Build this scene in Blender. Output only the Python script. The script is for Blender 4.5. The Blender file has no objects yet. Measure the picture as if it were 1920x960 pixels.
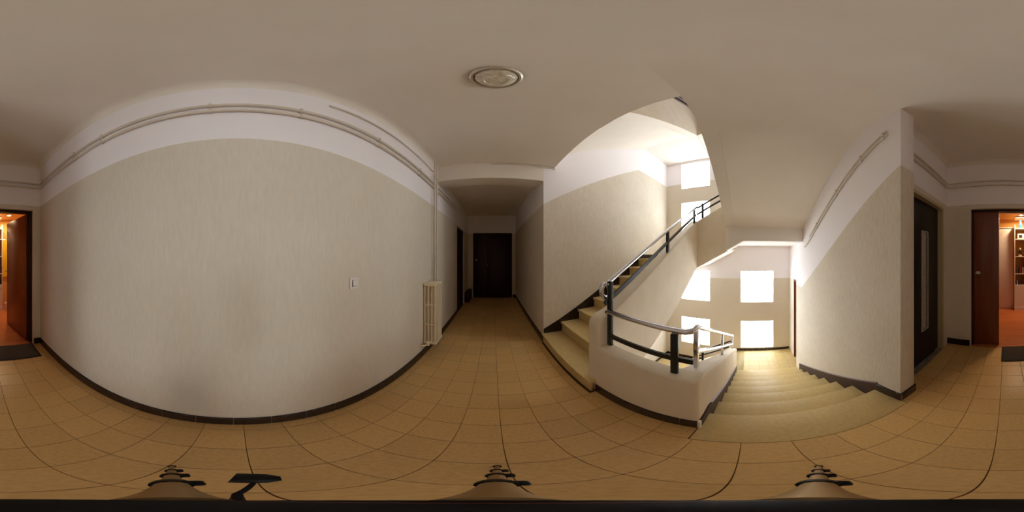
import bpy, bmesh, math, random
from mathutils import Vector
random.seed(7)
PI = math.pi
S = bpy.context.scene
COL = S.collection

# ------------------------------------------------------------------ camera, world, exposure
H = 1.32                                    # eye height
cam_d = bpy.data.cameras.new('camera')
cam = bpy.data.objects.new('camera', cam_d); COL.objects.link(cam)
cam_d.type = 'PANO'
for holder in (cam_d, getattr(cam_d, 'cycles', None)):
    try: holder.panorama_type = 'EQUIRECTANGULAR'
    except Exception: pass
cam_d.clip_start = 0.01; cam_d.clip_end = 100
cam.location = (0, 0, H)
cam.rotation_euler = (math.radians(90.0), 0, -math.radians(90 + (960-925)/1920*360))
S.camera = cam
W = bpy.data.worlds.new('world'); S.world = W; W.use_nodes = True
W.node_tree.nodes['Background'].inputs[0].default_value = (0.85, 0.92, 1.0, 1)
W.node_tree.nodes['Background'].inputs[1].default_value = 0.4
S.view_settings.view_transform = 'Standard'
try: S.view_settings.look = 'None'
except Exception: pass
S.view_settings.gamma = 1.0
S.view_settings.use_curve_mapping = False
S.view_settings.exposure = 0.42
S.cycles.max_bounces = 18; S.cycles.diffuse_bounces = 14; S.cycles.glossy_bounces = 4
S.cycles.caustics_reflective = False; S.cycles.caustics_refractive = False
S.cycles.sample_clamp_indirect = 6.0
WINDOW_LIGHT = (6.0, 9.4, 8.8, 4.5)       # daylight glowing through the frosted glass blocks, lowest row to highest (set row by row to balance brightness)
LAMP_LIGHT = 9.0                             # apartment downlights (watts each)

# ------------------------------------------------------------------ materials
def srgb(r, g, b):
    f = lambda c: (c/12.92 if c <= .04045 else ((c+.055)/1.055)**2.4)
    return tuple(f(c/255) for c in (r, g, b)) + (1,)

def mat(name, col, rough=.6, metal=0.0, spec=.4, noise=None, col2=None, bump=None, rnd=0.0, emit=None, coat=0.0):
    """noise=(sx,sy,sz,lo,hi): world-space noise mixing col to col2; bump=(sx,sy,sz,strength,distance)"""
    m = bpy.data.materials.new(name); m.use_nodes = True
    nt = m.node_tree; N = nt.nodes; L = nt.links; b = N['Principled BSDF']
    b.inputs['Base Color'].default_value = col; b.inputs['Roughness'].default_value = rough
    b.inputs['Metallic'].default_value = metal; b.inputs['Specular IOR Level'].default_value = spec
    if coat: b.inputs['Coat Weight'].default_value = coat; b.inputs['Coat Roughness'].default_value = .12
    geo = N.new('ShaderNodeNewGeometry')
    def field(sx, sy, sz, detail=3):
        mp = N.new('ShaderNodeMapping'); mp.inputs['Scale'].default_value = (sx, sy, sz)
        L.new(geo.outputs['Position'], mp.inputs['Vector'])
        n = N.new('ShaderNodeTexNoise'); n.inputs['Scale'].default_value = 1.0; n.inputs['Detail'].default_value = detail
        L.new(mp.outputs[0], n.inputs['Vector']); return n
    out = None
    if noise:
        n = field(*noise[:3])
        r = N.new('ShaderNodeMapRange'); r.inputs['From Min'].default_value = noise[3]; r.inputs['From Max'].default_value = noise[4]
        L.new(n.outputs['Fac'], r.inputs['Value'])
        mx = N.new('ShaderNodeMix'); mx.data_type = 'RGBA'
        mx.inputs['A'].default_value = col; mx.inputs['B'].default_value = col2
        L.new(r.outputs[0], mx.inputs['Factor']); out = mx.outputs['Result']
    if rnd:
        oi = N.new('ShaderNodeObjectInfo'); hs = N.new('ShaderNodeHueSaturation')
        r = N.new('ShaderNodeMapRange'); r.inputs['To Min'].default_value = 1-rnd; r.inputs['To Max'].default_value = 1+rnd
        L.new(oi.outputs['Random'], r.inputs['Value']); L.new(r.outputs[0], hs.inputs['Value'])
        if out: L.new(out, hs.inputs['Color'])
        else: hs.inputs['Color'].default_value = col
        out = hs.outputs['Color']
    if out: L.new(out, b.inputs['Base Color'])
    if bump:
        n = field(*bump[:3], detail=4); bp = N.new('ShaderNodeBump')
        bp.inputs['Strength'].default_value = bump[3]; bp.inputs['Distance'].default_value = bump[4]
        L.new(n.outputs['Fac'], bp.inputs['Height']); L.new(bp.outputs[0], b.inputs['Normal'])
    if emit:
        b.inputs['Emission Color'].default_value = emit[0]; b.inputs['Emission Strength'].default_value = emit[1]
    return m

BEIGE, BEIGE2 = srgb(220, 211, 197), srgb(207, 196, 178)
WHITE = srgb(241, 237, 240)

def wall_mat(name, line, streak=1.0, stain=False):
    """two tone wall: textured beige paper below the paint line, white paint above.
    line = list of ('flat', z) or ('slope', axis, a0, z0, a1, z1) or ('band', z0, z1, z2)"""
    m = bpy.data.materials.new(name); m.use_nodes = True
    nt = m.node_tree; N = nt.nodes; L = nt.links; b = N['Principled BSDF']
    b.inputs['Roughness'].default_value = .85; b.inputs['Specular IOR Level'].default_value = .25
    geo = N.new('ShaderNodeNewGeometry'); sep = N.new('ShaderNodeSeparateXYZ')
    L.new(geo.outputs['Position'], sep.inputs[0])
    def math_(op, a, c):
        n = N.new('ShaderNodeMath'); n.operation = op
        for i, v in enumerate((a, c)):
            if isinstance(v, (int, float)): n.inputs[i].default_value = v
            else: L.new(v, n.inputs[i])
        return n.outputs[0]
    if line[0] == 'flat':
        white = math_('GREATER_THAN', sep.outputs['Z'], line[1])
    elif line[0] == 'slope':
        r = N.new('ShaderNodeMapRange'); r.inputs['From Min'].default_value = line[2]; r.inputs['From Max'].default_value = line[4]
        r.inputs['To Min'].default_value = line[3]; r.inputs['To Max'].default_value = line[5]
        L.new(sep.outputs[line[1]], r.inputs['Value'])
        white = math_('GREATER_THAN', sep.outputs['Z'], r.outputs[0])
    else:
        a = math_('MULTIPLY', math_('GREATER_THAN', sep.outputs['Z'], line[1]), math_('LESS_THAN', sep.outputs['Z'], line[2]))
        white = math_('MAXIMUM', a, math_('GREATER_THAN', sep.outputs['Z'], line[3]))
    mp = N.new('ShaderNodeMapping'); mp.inputs['Scale'].default_value = (62, 62, 13)
    L.new(geo.outputs['Position'], mp.inputs['Vector'])
    n = N.new('ShaderNodeTexNoise'); n.inputs['Scale'].default_value = 1; n.inputs['Detail'].default_value = 4
    L.new(mp.outputs[0], n.inputs['Vector'])
    n2 = N.new('ShaderNodeTexNoise'); n2.inputs['Scale'].default_value = 2.4; n2.inputs['Detail'].default_value = 3
    L.new(geo.outputs['Position'], n2.inputs['Vector'])
    f = math_('ADD', math_('MULTIPLY', n.outputs['Fac'], .65), math_('MULTIPLY', n2.outputs['Fac'], .35))
    r2 = N.new('ShaderNodeMapRange'); r2.inputs['From Min'].default_value = .34; r2.inputs['From Max'].default_value = .66
    L.new(f, r2.inputs['Value'])
    mx = N.new('ShaderNodeMix'); mx.data_type = 'RGBA'; mx.inputs['A'].default_value = BEIGE; mx.inputs['B'].default_value = BEIGE2
    L.new(math_('MULTIPLY', r2.outputs[0], min(1, streak)), mx.inputs['Factor'])
    paper = mx.outputs['Result']
    if stain:       # an old grey rub mark on the long wall
        def ramp(src, a, b_):
            r = N.new('ShaderNodeMapRange'); r.interpolation_type = 'SMOOTHSTEP'
            r.inputs['From Min'].default_value = a; r.inputs['From Max'].default_value = b_
            L.new(src, r.inputs['Value']); return r.outputs[0]
        k = math_('MULTIPLY', ramp(math_('ABSOLUTE', math_('ADD', sep.outputs['X'], .25), 0), .24, .02), ramp(sep.outputs['Z'], 1.15, .45))
        k = math_('MULTIPLY', k, ramp(sep.outputs['Y'], .70, .78))
        k = math_('MULTIPLY', k, math_('ADD', math_('MULTIPLY', n2.outputs['Fac'], .5), .05))
        ms = N.new('ShaderNodeMix'); ms.data_type = 'RGBA'; ms.inputs['B'].default_value = srgb(150, 140, 126)
        L.new(k, ms.inputs['Factor']); L.new(paper, ms.inputs['A']); paper = ms.outputs['Result']
    mw = N.new('ShaderNodeMix'); mw.data_type = 'RGBA'; mw.inputs['B'].default_value = WHITE
    L.new(white, mw.inputs['Factor']); L.new(paper, mw.inputs['A']); L.new(mw.outputs['Result'], b.inputs['Base Color'])
    bp = N.new('ShaderNodeBump'); bp.inputs['Distance'].default_value = .004
    st = math_('MULTIPLY', math_('SUBTRACT', 1.0, white), .35*streak)
    L.new(st, bp.inputs['Strength']); L.new(n.outputs['Fac'], bp.inputs['Height']); L.new(bp.outputs[0], b.inputs['Normal'])
    return m

M = {}
M['wall_hall'] = wall_mat('two tone hall wall', ('flat', 2.02), .5, True)
M['wall_up'] = wall_mat('two tone ascending wall', ('slope', 'Y', -2.68, 3.33, -.69, 2.07), 1.3)
M['wall_down'] = wall_mat('two tone descending wall', ('slope', 'Y', -2.62, .78, -.65, 2.0), 1.2)
M['wall_win'] = wall_mat('two tone window wall', ('band', .77, 1.62, 3.36), .4)
M['white'] = mat('white ceiling paint', srgb(234, 227, 218), .9, spec=.2, noise=(3, 3, 3, .3, .7), col2=srgb(230, 222, 211), bump=(40, 40, 40, .06, .004))
M['soffit'] = mat('white soffit paint', srgb(240, 235, 229), .9, spec=.2, bump=(40, 40, 40, .05, .004))
M['parapet'] = mat('cream parapet paint', srgb(230, 219, 200), .75, spec=.3, noise=(5, 5, 5, .35, .65), col2=srgb(225, 212, 191), bump=(30, 30, 30, .08, .004))
M['tile'] = mat('tan floor tile', srgb(211, 174, 116), .34, spec=.45, noise=(55, 55, 55, .35, .7), col2=srgb(200, 162, 102), rnd=.06, bump=(25, 25, 25, .04, .003))
M['grout'] = mat('dark grout', srgb(78, 54, 30), .9)
M['tread'] = mat('cream stone tread', srgb(212, 189, 135), .4, spec=.35, noise=(40, 40, 40, .35, .7), col2=srgb(204, 177, 120), rnd=.02)
M['skirt'] = mat('dark brown glazed tile', srgb(44, 30, 26), .22, spec=.5, noise=(20, 20, 20, .3, .7), col2=srgb(34, 22, 20), rnd=.12)
M['skirt_grout'] = mat('pale grout', srgb(150, 135, 118), .9)
M['skirt_brown'] = mat('dark brown stair skirting', srgb(66, 44, 38), .5, spec=.25, noise=(20, 20, 20, .3, .7), col2=srgb(52, 36, 32))
M['edge_strip'] = mat('pale lilac metal edging', srgb(150, 138, 146), .35, metal=.6)
M['satin'] = mat('satin nickel', srgb(214, 206, 192), .38, metal=.7)
M['chrome'] = mat('polished chrome', srgb(215, 215, 222), .16, metal=1.0)
M['black'] = mat('black painted steel', srgb(20, 24, 22), .35, spec=.5)
M['wood'] = mat('red mahogany door', srgb(122, 60, 34), .32, spec=.5, noise=(30, 30, 2.2, .3, .7), col2=srgb(100, 46, 26), coat=.15)
M['wood_dark'] = mat('dark brown door', srgb(52, 22, 15), .4, spec=.3, noise=(30, 30, 2.2, .3, .7), col2=srgb(38, 15, 10))
M['lift_black'] = mat('black lift door', srgb(14, 14, 15), .35, spec=.4)
M['lift_frame'] = mat('painted lift frame', srgb(188, 172, 138), .6)
M['slit'] = mat('grey wired glass', srgb(176, 170, 158), .18, spec=.6, noise=(60, 60, 60, .4, .6), col2=srgb(158, 152, 140))
M['pipe'] = mat('painted pipe', srgb(214, 204, 190), .5, spec=.4)
M['radiator'] = mat('cream radiator enamel', srgb(226, 213, 186), .38, spec=.5)
M['knob'] = mat('black plastic', srgb(18, 17, 16), .45)
M['plastic'] = mat('white switch plastic', srgb(232, 226, 220), .4)
M['plastic_shadow'] = mat('grey switch shadow', srgb(84, 72, 64), .6)  # shade colour for the dark edge around the switch rocker
M['mat_grey'] = mat('grey doormat bristle', srgb(78, 72, 66), .95, noise=(160, 160, 160, .4, .6), col2=srgb(56, 52, 48), bump=(260, 260, 260, .6, .004))
M['mat_edge'] = mat('black rubber edging', srgb(24, 20, 20), .7)
M['lamp_glass'] = mat('pressed lamp glass', srgb(226, 218, 200), .1, spec=.8, noise=(45, 45, 45, .35, .65), col2=srgb(190, 180, 156), bump=(70, 70, 70, .25, .004))
M['plank'] = mat('red laminate plank', srgb(186, 112, 66), .3, spec=.5, noise=(30, 3, 30, .3, .7), col2=srgb(166, 94, 52), rnd=.06)
M['warm_wall'] = mat('ochre apartment wall', srgb(214, 160, 84), .8)
M['warm_white'] = mat('white apartment cabinet', srgb(226, 216, 206), .5)
M['yellow'] = mat('yellow cloth', srgb(240, 206, 30), .8, noise=(50, 50, 2, .3, .7), col2=srgb(224, 182, 20))
M['blue'] = mat('blue glazed vase', srgb(36, 84, 176), .2, spec=.6, noise=(40, 40, 40, .4, .6), col2=srgb(60, 130, 200))
M['ornament'] = mat('dark bronze', srgb(78, 56, 34), .4, metal=.4)
M['lamp_warm'] = mat('warm lamp lens', (1, .75, .4, 1), .3, emit=((1, .72, .36, 1), 30))
for row, k in enumerate(WINDOW_LIGHT): M['glass_block_%d' % row] = mat('frosted glass block in daylight %d' % row, srgb(236, 240, 242), .25, spec=.5, emit=((.86, .945, 1.0, 1), k))
M['mortar'] = mat('white mortar', srgb(224, 224, 220), .9)
M['tripod_leg'] = mat('champagne anodised tube', srgb(150, 122, 84), .45, metal=.35)
M['tripod_black'] = mat('black tripod plastic', srgb(11, 10, 10), .5, spec=.25)
M['tripod_red'] = mat('red anodised ring', srgb(150, 22, 14), .35, metal=.5)
M['mosaic'] = mat('grey mosaic tessera', srgb(140, 130, 112), .5, rnd=.25)
BOOKS = [mat('book cover %s' % n, srgb(*c), .6) for n, c in
         (('brown', (88, 44, 26)), ('cream', (206, 186, 150)), ('navy', (40, 44, 74)), ('red', (128, 34, 26)), ('black', (30, 26, 26)), ('green', (62, 78, 52)))]

# ------------------------------------------------------------------ mesh helpers
ORG = {}
def link(name, me, m, parent=None, org=(0, 0, 0), kind=None):
    o = bpy.data.objects.new(name, me); COL.objects.link(o)
    if m is not None and len(me.materials) == 0: me.materials.append(m)
    if parent is not None:
        o.parent = parent
        po = ORG.get(parent.name, Vector((0, 0, 0)))
        o.location = Vector(org) - po
    else:
        o.location = org
    ORG[o.name] = Vector(org)
    if kind: o['kind'] = kind
    return o

def thing(name, label, cat, loc=(0, 0, 0), group=None):
    o = bpy.data.objects.new(name, None); COL.objects.link(o); o.location = loc; o.empty_display_size = .1
    ORG[o.name] = Vector(loc)
    return tag(o, label, cat, group)

def tag(o, label, cat=None, group=None):
    o['label'] = label
    if cat: o['category'] = cat
    if group: o['group'] = group
    return o

class MB:
    def __init__(s): s.bm = bmesh.new()
    def _add(s, vs, fs, bevel=0, seg=2, smooth=False, mi=0):
        b = bmesh.new()
        v = [b.verts.new(p) for p in vs]
        for f in fs:
            try: b.faces.new([v[i] for i in f])
            except ValueError: pass
        bmesh.ops.recalc_face_normals(b, faces=b.faces)
        if bevel: bmesh.ops.bevel(b, geom=list(b.edges), offset=bevel, segments=seg, profile=.5, affect='EDGES', clamp_overlap=True)
        for f in b.faces: f.smooth = smooth or bool(bevel); f.material_index = mi
        me = bpy.data.meshes.new('t'); b.to_mesh(me); b.free(); s.bm.from_mesh(me); bpy.data.meshes.remove(me)
        return s
    def box(s, x0, x1, y0, y1, z0, z1, bevel=0, seg=2, mi=0):
        vs = [(x, y, z) for x in (x0, x1) for y in (y0, y1) for z in (z0, z1)]
        return s._add(vs, [(0, 1, 3, 2), (4, 6, 7, 5), (0, 4, 5, 1), (2, 3, 7, 6), (0, 2, 6, 4), (1, 5, 7, 3)], bevel, seg, mi=mi)
    def prism(s, pts, axis, a, b, bevel=0, seg=2, mi=0):
        """pts 2D polygon; axis x: (y,z), y: (x,z), z: (x,y)"""
        def P(p, t): return {'x': (t, p[0], p[1]), 'y': (p[0], t, p[1]), 'z': (p[0], p[1], t)}[axis]
        n = len(pts); vs = [P(p, a) for p in pts] + [P(p, b) for p in pts]
        fs = [tuple(range(n)), tuple(range(n, 2*n))] + [(i, (i+1) % n, n+(i+1) % n, n+i) for i in range(n)]
        return s._add(vs, fs, bevel, seg, mi=mi)
    def ribbon(s, pts, axis, a, b, segs, bevel, mi_side=0, mi_under=1):
        """prism whose cap edges are rounded only along the listed profile segments; underside faces take mi_under"""
        def P(p, t): return {'x': (t, p[0], p[1]), 'y': (p[0], t, p[1])}[axis]
        n = len(pts); bm = bmesh.new()
        A = [bm.verts.new(P(p, a)) for p in pts]; B = [bm.verts.new(P(p, b)) for p in pts]
        bm.faces.new(A); bm.faces.new(B)
        for i in range(n): bm.faces.new((A[i], A[(i+1) % n], B[(i+1) % n], B[i]))
        bmesh.ops.recalc_face_normals(bm, faces=bm.faces)
        eds = []
        for V in (A, B):
            for i in segs:
                e = bm.edges.get((V[i], V[(i+1) % n]))
                if e: eds.append(e)
        bmesh.ops.bevel(bm, geom=eds, offset=bevel, segments=3, profile=.5, affect='EDGES', clamp_overlap=True)
        bm.normal_update()
        for f in bm.faces:
            f.smooth = True; f.material_index = mi_under if f.normal.z < -.45 else mi_side
        me = bpy.data.meshes.new('t'); bm.to_mesh(me); bm.free(); s.bm.from_mesh(me); bpy.data.meshes.remove(me)
        return s
    def tube(s, path, r, n=10, cap=True, mi=0, rz=None):
        """round tube along a polyline; r may be a list"""
        P = [Vector(p) for p in path]; rs = r if isinstance(r, (list, tuple)) else [r]*len(P)
        vs = []; fs = []; prev = None
        for i, p in enumerate(P):
            t = (P[min(i+1, len(P)-1)] - P[max(i-1, 0)]).normalized()
            if prev is None:
                u = t.orthogonal().normalized()
            else:
                u = (prev - t*prev.dot(t)).normalized()
            prev = u; w = t.cross(u)
            for k in range(n):
                a = 2*PI*k/n; vs.append(p + rs[i]*(math.cos(a)*u + math.sin(a)*w))
        for i in range(len(P)-1):
            for k in range(n): fs.append((i*n+k, i*n+(k+1) % n, (i+1)*n+(k+1) % n, (i+1)*n+k))
        if cap: fs += [tuple(range(n)), tuple(range((len(P)-1)*n, len(P)*n))]
        return s._add(vs, fs, smooth=True, mi=mi)
    def bar(s, p, q, w, h, up=(0, 0, 1), bevel=0, mi=0):
        """rectangular bar from p to q, width w (horizontal), height h"""
        p, q = Vector(p), Vector(q); t = (q-p).normalized(); side = t.cross(Vector(up))
        side = side.normalized() if side.length > 1e-6 else Vector((1, 0, 0)); u = side.cross(t)
        vs = [c + a*side*w/2 + b*u*h/2 for c in (p, q) for a in (-1, 1) for b in (-1, 1)]
        return s._add(vs, [(0, 1, 3, 2), (4, 6, 7, 5), (0, 4, 5, 1), (2, 3, 7, 6), (0, 2, 6, 4), (1, 5, 7, 3)], bevel, mi=mi)
    def lathe(s, prof, c, n=32, mi=0):
        """prof list of (r,z) revolved round vertical axis through c"""
        vs = [(c[0]+r*math.cos(2*PI*k/n), c[1]+r*math.sin(2*PI*k/n), c[2]+z) for r, z in prof for k in range(n)]
        fs = [(i*n+k, i*n+(k+1) % n, (i+1)*n+(k+1) % n, (i+1)*n+k) for i in range(len(prof)-1) for k in range(n)]
        fs += [tuple(range(n)), tuple(range((len(prof)-1)*n, len(prof)*n))]
        return s._add(vs, fs, smooth=True, mi=mi)
    def mesh(s, name, org=(0, 0, 0)):
        me = bpy.data.meshes.new(name)
        bmesh.ops.translate(s.bm, verts=s.bm.verts, vec=-Vector(org))
        s.bm.to_mesh(me); s.bm.free()
        try: me.set_sharp_from_angle(angle=math.radians(40))
        except Exception: pass
        return me
    def build(s, name, m, parent=None, org=None, kind=None):
        if org is None: org = ORG.get(parent.name, (0, 0, 0)) if parent is not None else (0, 0, 0)
        me = s.mesh(name, org)
        for x in (m if isinstance(m, (list, tuple)) else [m]): me.materials.append(x)
        return link(name, me, None, parent, org, kind)

def struct(name, mb, m, label=None):
    o = mb.build(name, m, kind='structure')
    if label: o['label'] = label
    return o

_tile_cache = {}
def tile_piece(name, x0, x1, y0, y1, z0, z1, m, parent, bev=.0015):
    """a bevelled block; alike pieces share one mesh"""
    key = (name, round(x1-x0, 4), round(y1-y0, 4), round(z1-z0, 4), m.name)
    if key not in _tile_cache:
        a, b, c = (x1-x0)/2, (y1-y0)/2, (z1-z0)/2
        mb = MB(); mb.box(-a, a, -b, b, -c, c, bevel=min(bev, a/3, b/3, c/3), seg=1)
        me = mb.mesh(name); me.materials.append(m); _tile_cache[key] = me
    return link(name, _tile_cache[key], None, parent, ((x0+x1)/2, (y0+y1)/2, (z0+z1)/2))

# ------------------------------------------------------------------ key dimensions
YL = .796            # left wall
XB = -2.10           # back wall with the apartment door
XE = 5.05            # corridor end wall
XS = 2.17            # outer wall of the ascending flight / corridor mouth
YR = -.69            # corridor right wall
XR = -.87            # outer wall of the descending flight
YW = -3.95           # window wall
ZC = 2.71            # hall ceiling
ST = 3.0             # storey
RI, GO = .158, .284  # riser, going
Y0D, Y0U = -.87, -.69
ZA, ZB = 8*RI, 11*RI # landings above this floor
ZBL = ZB - ST        # landing B below
XU0, XU1 = .965, 1.10       # parapet of the ascending flight
XD0, XD1 = .234, .37        # parapet of the descending flight

# ------------------------------------------------------------------ floor with its tiles
bed = MB(); bed.box(XB, XE, -.595, YL, -.25, -.004); bed.box(XB, -.87, -.79, -.595, -.25, -.004)
bed.box(.234, XS, -.80, -.595, -.25, -.004); bed.box(XS, XE, -.80, -.595, -.25, -.004)
bed.box(3.52, 4.32, YL, YL+.15, -.25, -.001); bed.box(XE, XE+.12, -.58, .63, -.25, -.001)
floor = struct('floor', bed, M['grout'], 'tan square tiled floor of the hall and corridor')
P = .1868
ys = [.796, .725, .537, .349, .155, -.035, -.222, -.408, -.595, -.782]
xs = [.03 + P*k for k in range(-13, 30)]
rects = [(XB, XE, -.595, YL), (XB, -1.04, -.78, -.595), (-1.04, -.87, -.65, -.595), (.236, .98, -.72, -.595), (.98, XS, -.66, -.595), (XS, XE, YR, -.595)]
cells = []
for j in range(len(ys)-1):
    for i in range(len(xs)-1):
        for (a, b, c, d) in rects:
            x0, x1 = max(xs[i], a), min(xs[i+1], b); y0, y1 = max(ys[j+1], c), min(ys[j], d)
            if x1-x0 > .012 and y1-y0 > .012: cells.append((x0, x1, y0, y1))
cells.sort(key=lambda c: -((c[1]-c[0])*(c[3]-c[2])) / (((c[0]+c[1])**2/4 + (c[2]+c[3])**2/4 + H*H)**1.5))
g = .0011
for c in cells[:298]:
    t = tile_piece('tile', c[0]+g, c[1]-g, c[2]+g, c[3]-g, -.012, 0, M['tile'], floor, .0012)
    t.location.z += random.uniform(-.0006, .0003)
rest = MB()
for c in cells[298:]: rest.box(c[0]+g, c[1]-g, c[2]+g, c[3]-g, -.012, 0)
rest.build('far_tiles', M['tile'], floor, kind='stuff')

# ------------------------------------------------------------------ walls and ceilings
ZLO, ZHI = -3.3, 5.9
w = MB(); w.box(XB-.15, 3.52, YL, YL+.16, -.25, 2.95); w.box(4.32, XE+.15, YL, YL+.16, -.25, 2.95); w.box(3.52, 4.32, YL, YL+.16, 1.99, 2.95)
struct('wall_left', w, M['wall_hall'], 'long hall wall in beige paper with white band above')
w = MB(); w.box(XB-.15, XB, .69, YL, -.25, 2.95); w.box(XB-.15, XB, -.95, -.454, -.25, 2.95); w.box(XB-.15, XB, -.454, .69, 1.955, 2.95)
struct('wall_back', w, M['wall_hall'], 'end wall of the hall around the open apartment door')
w = MB(); w.box(XB, -1.955, -.95, -.78, -.25, 2.95); w.box(-1.15, -1.02, -.95, -.78, -.25, 2.95); w.box(-1.955, -1.15, -.95, -.78, 1.96, 2.95)
struct('wall_lift', w, M['wall_hall'], 'short wall holding the black lift door')
w = MB(); w.box(-1.04, XR, -2.94, -.65, ZLO, ZHI, bevel=.008)
struct('wall_stair_right', w, M['wall_down'], 'wall beside the descending stairs with sloping paint line')
w = MB(); w.box(-1.15, -.99, YW-.02, -3.53, ZLO, ZHI); w.box(-1.15, -.99, -3.53, -2.94, .80, ZHI); w.box(-1.15, -.99, -3.53, -2.94, ZLO, ZBL)
struct('wall_recess', w, M['wall_win'], 'recessed wall around the door on the lower landing')
w = MB(); w.box(XS, XS+.14, YW-.02, -.80, ZLO, ZHI); w.box(XS, XE+.15, -.80, YR, ZLO, 2.95); w.box(XS, XS+.14, -.80, YL+.16, 2.95, ZHI)
struct('wall_stair_left', w, M['wall_up'], 'textured beige wall rising beside the ascending stairs')
w = MB(); w.box(XE, XE+.15, -.80, -.58, -.25, 2.95); w.box(XE, XE+.15, .63, YL, -.25, 2.95); w.box(XE, XE+.15, -.58, .63, 2.035, 2.95)
struct('wall_corridor_end', w, M['wall_hall'], 'end wall of the dark corridor')

WCOLS = [(-.585, .207), (.98, 1.745)]
WROWS = [(-1.17, -.35), (.165, .95), (1.985, 2.765), (3.20, 4.02)]
w = MB()
xe = [-1.15, WCOLS[0][0], WCOLS[0][1], WCOLS[1][0], WCOLS[1][1], XS+.14]
w.box(xe[0], xe[1], YW-.24, YW, ZLO, ZHI); w.box(xe[2], xe[3], YW-.24, YW, ZLO, ZHI); w.box(xe[4], xe[5], YW-.24, YW, ZLO, ZHI)
ze = [ZLO] + [z for r in WROWS for z in r] + [ZHI]
for (a, b) in WCOLS:
    for k in range(0, len(ze), 2): w.box(a, b, YW-.24, YW, ze[k], ze[k+1])
struct('wall_windows', w, M['wall_win'], 'outer stairwell wall with square glass block windows')

def window(n, x0, x1, z0, z1, row):
    f = MB(); f.box(x0, x1, YW-.16, YW-.085, z0, z1)
    o = struct('window_%d' % n, f, M['mortar'])
    nx = 4; dx = (x1-x0)/nx; dz = (z1-z0)/nx; gp = .006
    for i in range(nx):
        for k in range(nx):
            tile_piece('glass_block', x0+dx*i+gp, x0+dx*(i+1)-gp, YW-.15, YW-.072, z0+dz*k+gp, z0+dz*(k+1)-gp, M['glass_block_%d' % row], o, .012)
    return o
wn = 1
for row, (z0, z1) in enumerate(WROWS):
    for ci, (a, b) in enumerate(WCOLS):
        window(wn, a, b, z0, z1, row); wn += 1

c = MB()
c.box(XD0, XS, -.85, YL+.1, ZC, ST-.002)
c.box(XR, XD0, -.87, YL+.1, ZC, ST-.002)
c.box(XB-.15, XR, -.95, YL+.1, ZC, ST-.03)
c.box(XS, XS+.25, YR-.0005, YL+.1, 2.45, ST-.03)
c.box(XS+.25, XE+.15, YR-.0005, YL+.1, 2.6, ST-.03)
struct('ceiling', c, M['white'], 'off white ceiling over hall and corridor')
def cove(mb, p, q, nrm, r=.05, n=5):
    """concave quarter round between wall and ceiling from p to q (at ceiling height), nrm points into the room"""
    nx, ny = nrm
    pts = [(0, 0)] + [(r - r*math.sin(a), -(r - r*math.cos(a))) for a in [PI/2*i/n for i in range(n+1)]]
    vs = [(e[0]+nx*d, e[1]+ny*d, e[2]+z) for e in (p, q) for d, z in pts]
    m_ = len(pts)
    mb._add(vs, [tuple(range(m_)), tuple(range(m_, 2*m_))] + [(i, (i+1) % m_, m_+(i+1) % m_, m_+i) for i in range(m_)], smooth=True)
cv = MB(); cove(cv, (XB, YL, ZC), (XS, YL, ZC), (0, -1), .06); cove(cv, (XB, -.78, ZC), (XB, YL, ZC), (1, 0), .06); cove(cv, (XB, -.78, ZC), (-1.04, -.78, ZC), (0, 1), .06)
struct('trim_1', cv, M['white'], 'rounded plaster cove between walls and ceiling')
T_ = .42; sl_ = RI/GO; th_ = math.atan(sl_); R_ = T_/math.tan((PI-th_)/2)
R_ = T_/math.tan(th_/2)
cvp = [(Y0D+T_-R_*math.sin(a), ZC-R_*(1-math.cos(a))) for a in [th_*i/10 for i in range(11)]]
cvs = MB(); cvs.prism(cvp + [(Y0D, ZC+.004)], 'x', XR, XD1-.003)
cvo = struct('trim_7', cvs, M['white'], 'rounded transition from the hall ceiling to the sloping upper flight')
for p_ in cvo.data.polygons: p_.use_smooth = True
# closing shell of the storeys above and below
u = MB(); u.box(-1.15, XS+.14, YW-.24, YL+.16, ZHI, ZHI+.15); struct('ceiling_upper', u, M['soffit'])
u = MB(); u.box(XR-.15, XS, YL, YL+.16, 2.97, ZHI); u.box(XR-.17, XR, -.65, YL+.16, 2.97, ZHI); struct('wall_upper_hall', u, M['wall_win'])
u = MB(); u.box(XR-.17, XS+.14, YW, YL, -3.3, -3.0); u.box(XR-.17, XS, -.60, -.45, -3.0, -.25); struct('floor_lower', u, M['tile'])

# ------------------------------------------------------------------ stairs
def nD(y, z=0): return z - RI*(-(y) + Y0D)/GO            # nosing line of the descending flight
def nU(y, z=0): return z + RI + RI*(-(y) + Y0U)/GO       # nosing line of the ascending flight

def body_profile_U(z):
    pts = [(Y0U, z-.02)]
    for k in range(8):
        y = Y0U - GO*k; pts += [(y, z+RI*(k+1)-.03)]
        if k < 7: pts += [(y-GO, z+RI*(k+1)-.03)]
    pts += [(-2.86, z+ZA-.03), (-2.86, z+nU(-2.86)-.29), (-1.05, z+nU(-1.05)-.29), (Y0U, z-.25)]
    return pts
def body_profile_D(z, y1=-.60):
    pts = [(y1, z-.03), (Y0D, z-.03)] if y1 > Y0D else [(Y0D, z-.03)]
    for k in range(1, 8):
        y = Y0D - GO*(k-1); pts += [(y, z-RI*k-.03), (y-GO, z-RI*k-.03)]
    pts += [(Y0D-GO*7, z-8*RI-.03), (-2.9, z-8*RI-.03), (-2.9, z+nD(-2.6)-.29), (-2.6, z+nD(-2.6)-.29), (Y0D, z-.29)] + ([(y1, z-.29)] if y1 > Y0D else [])
    return pts

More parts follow.
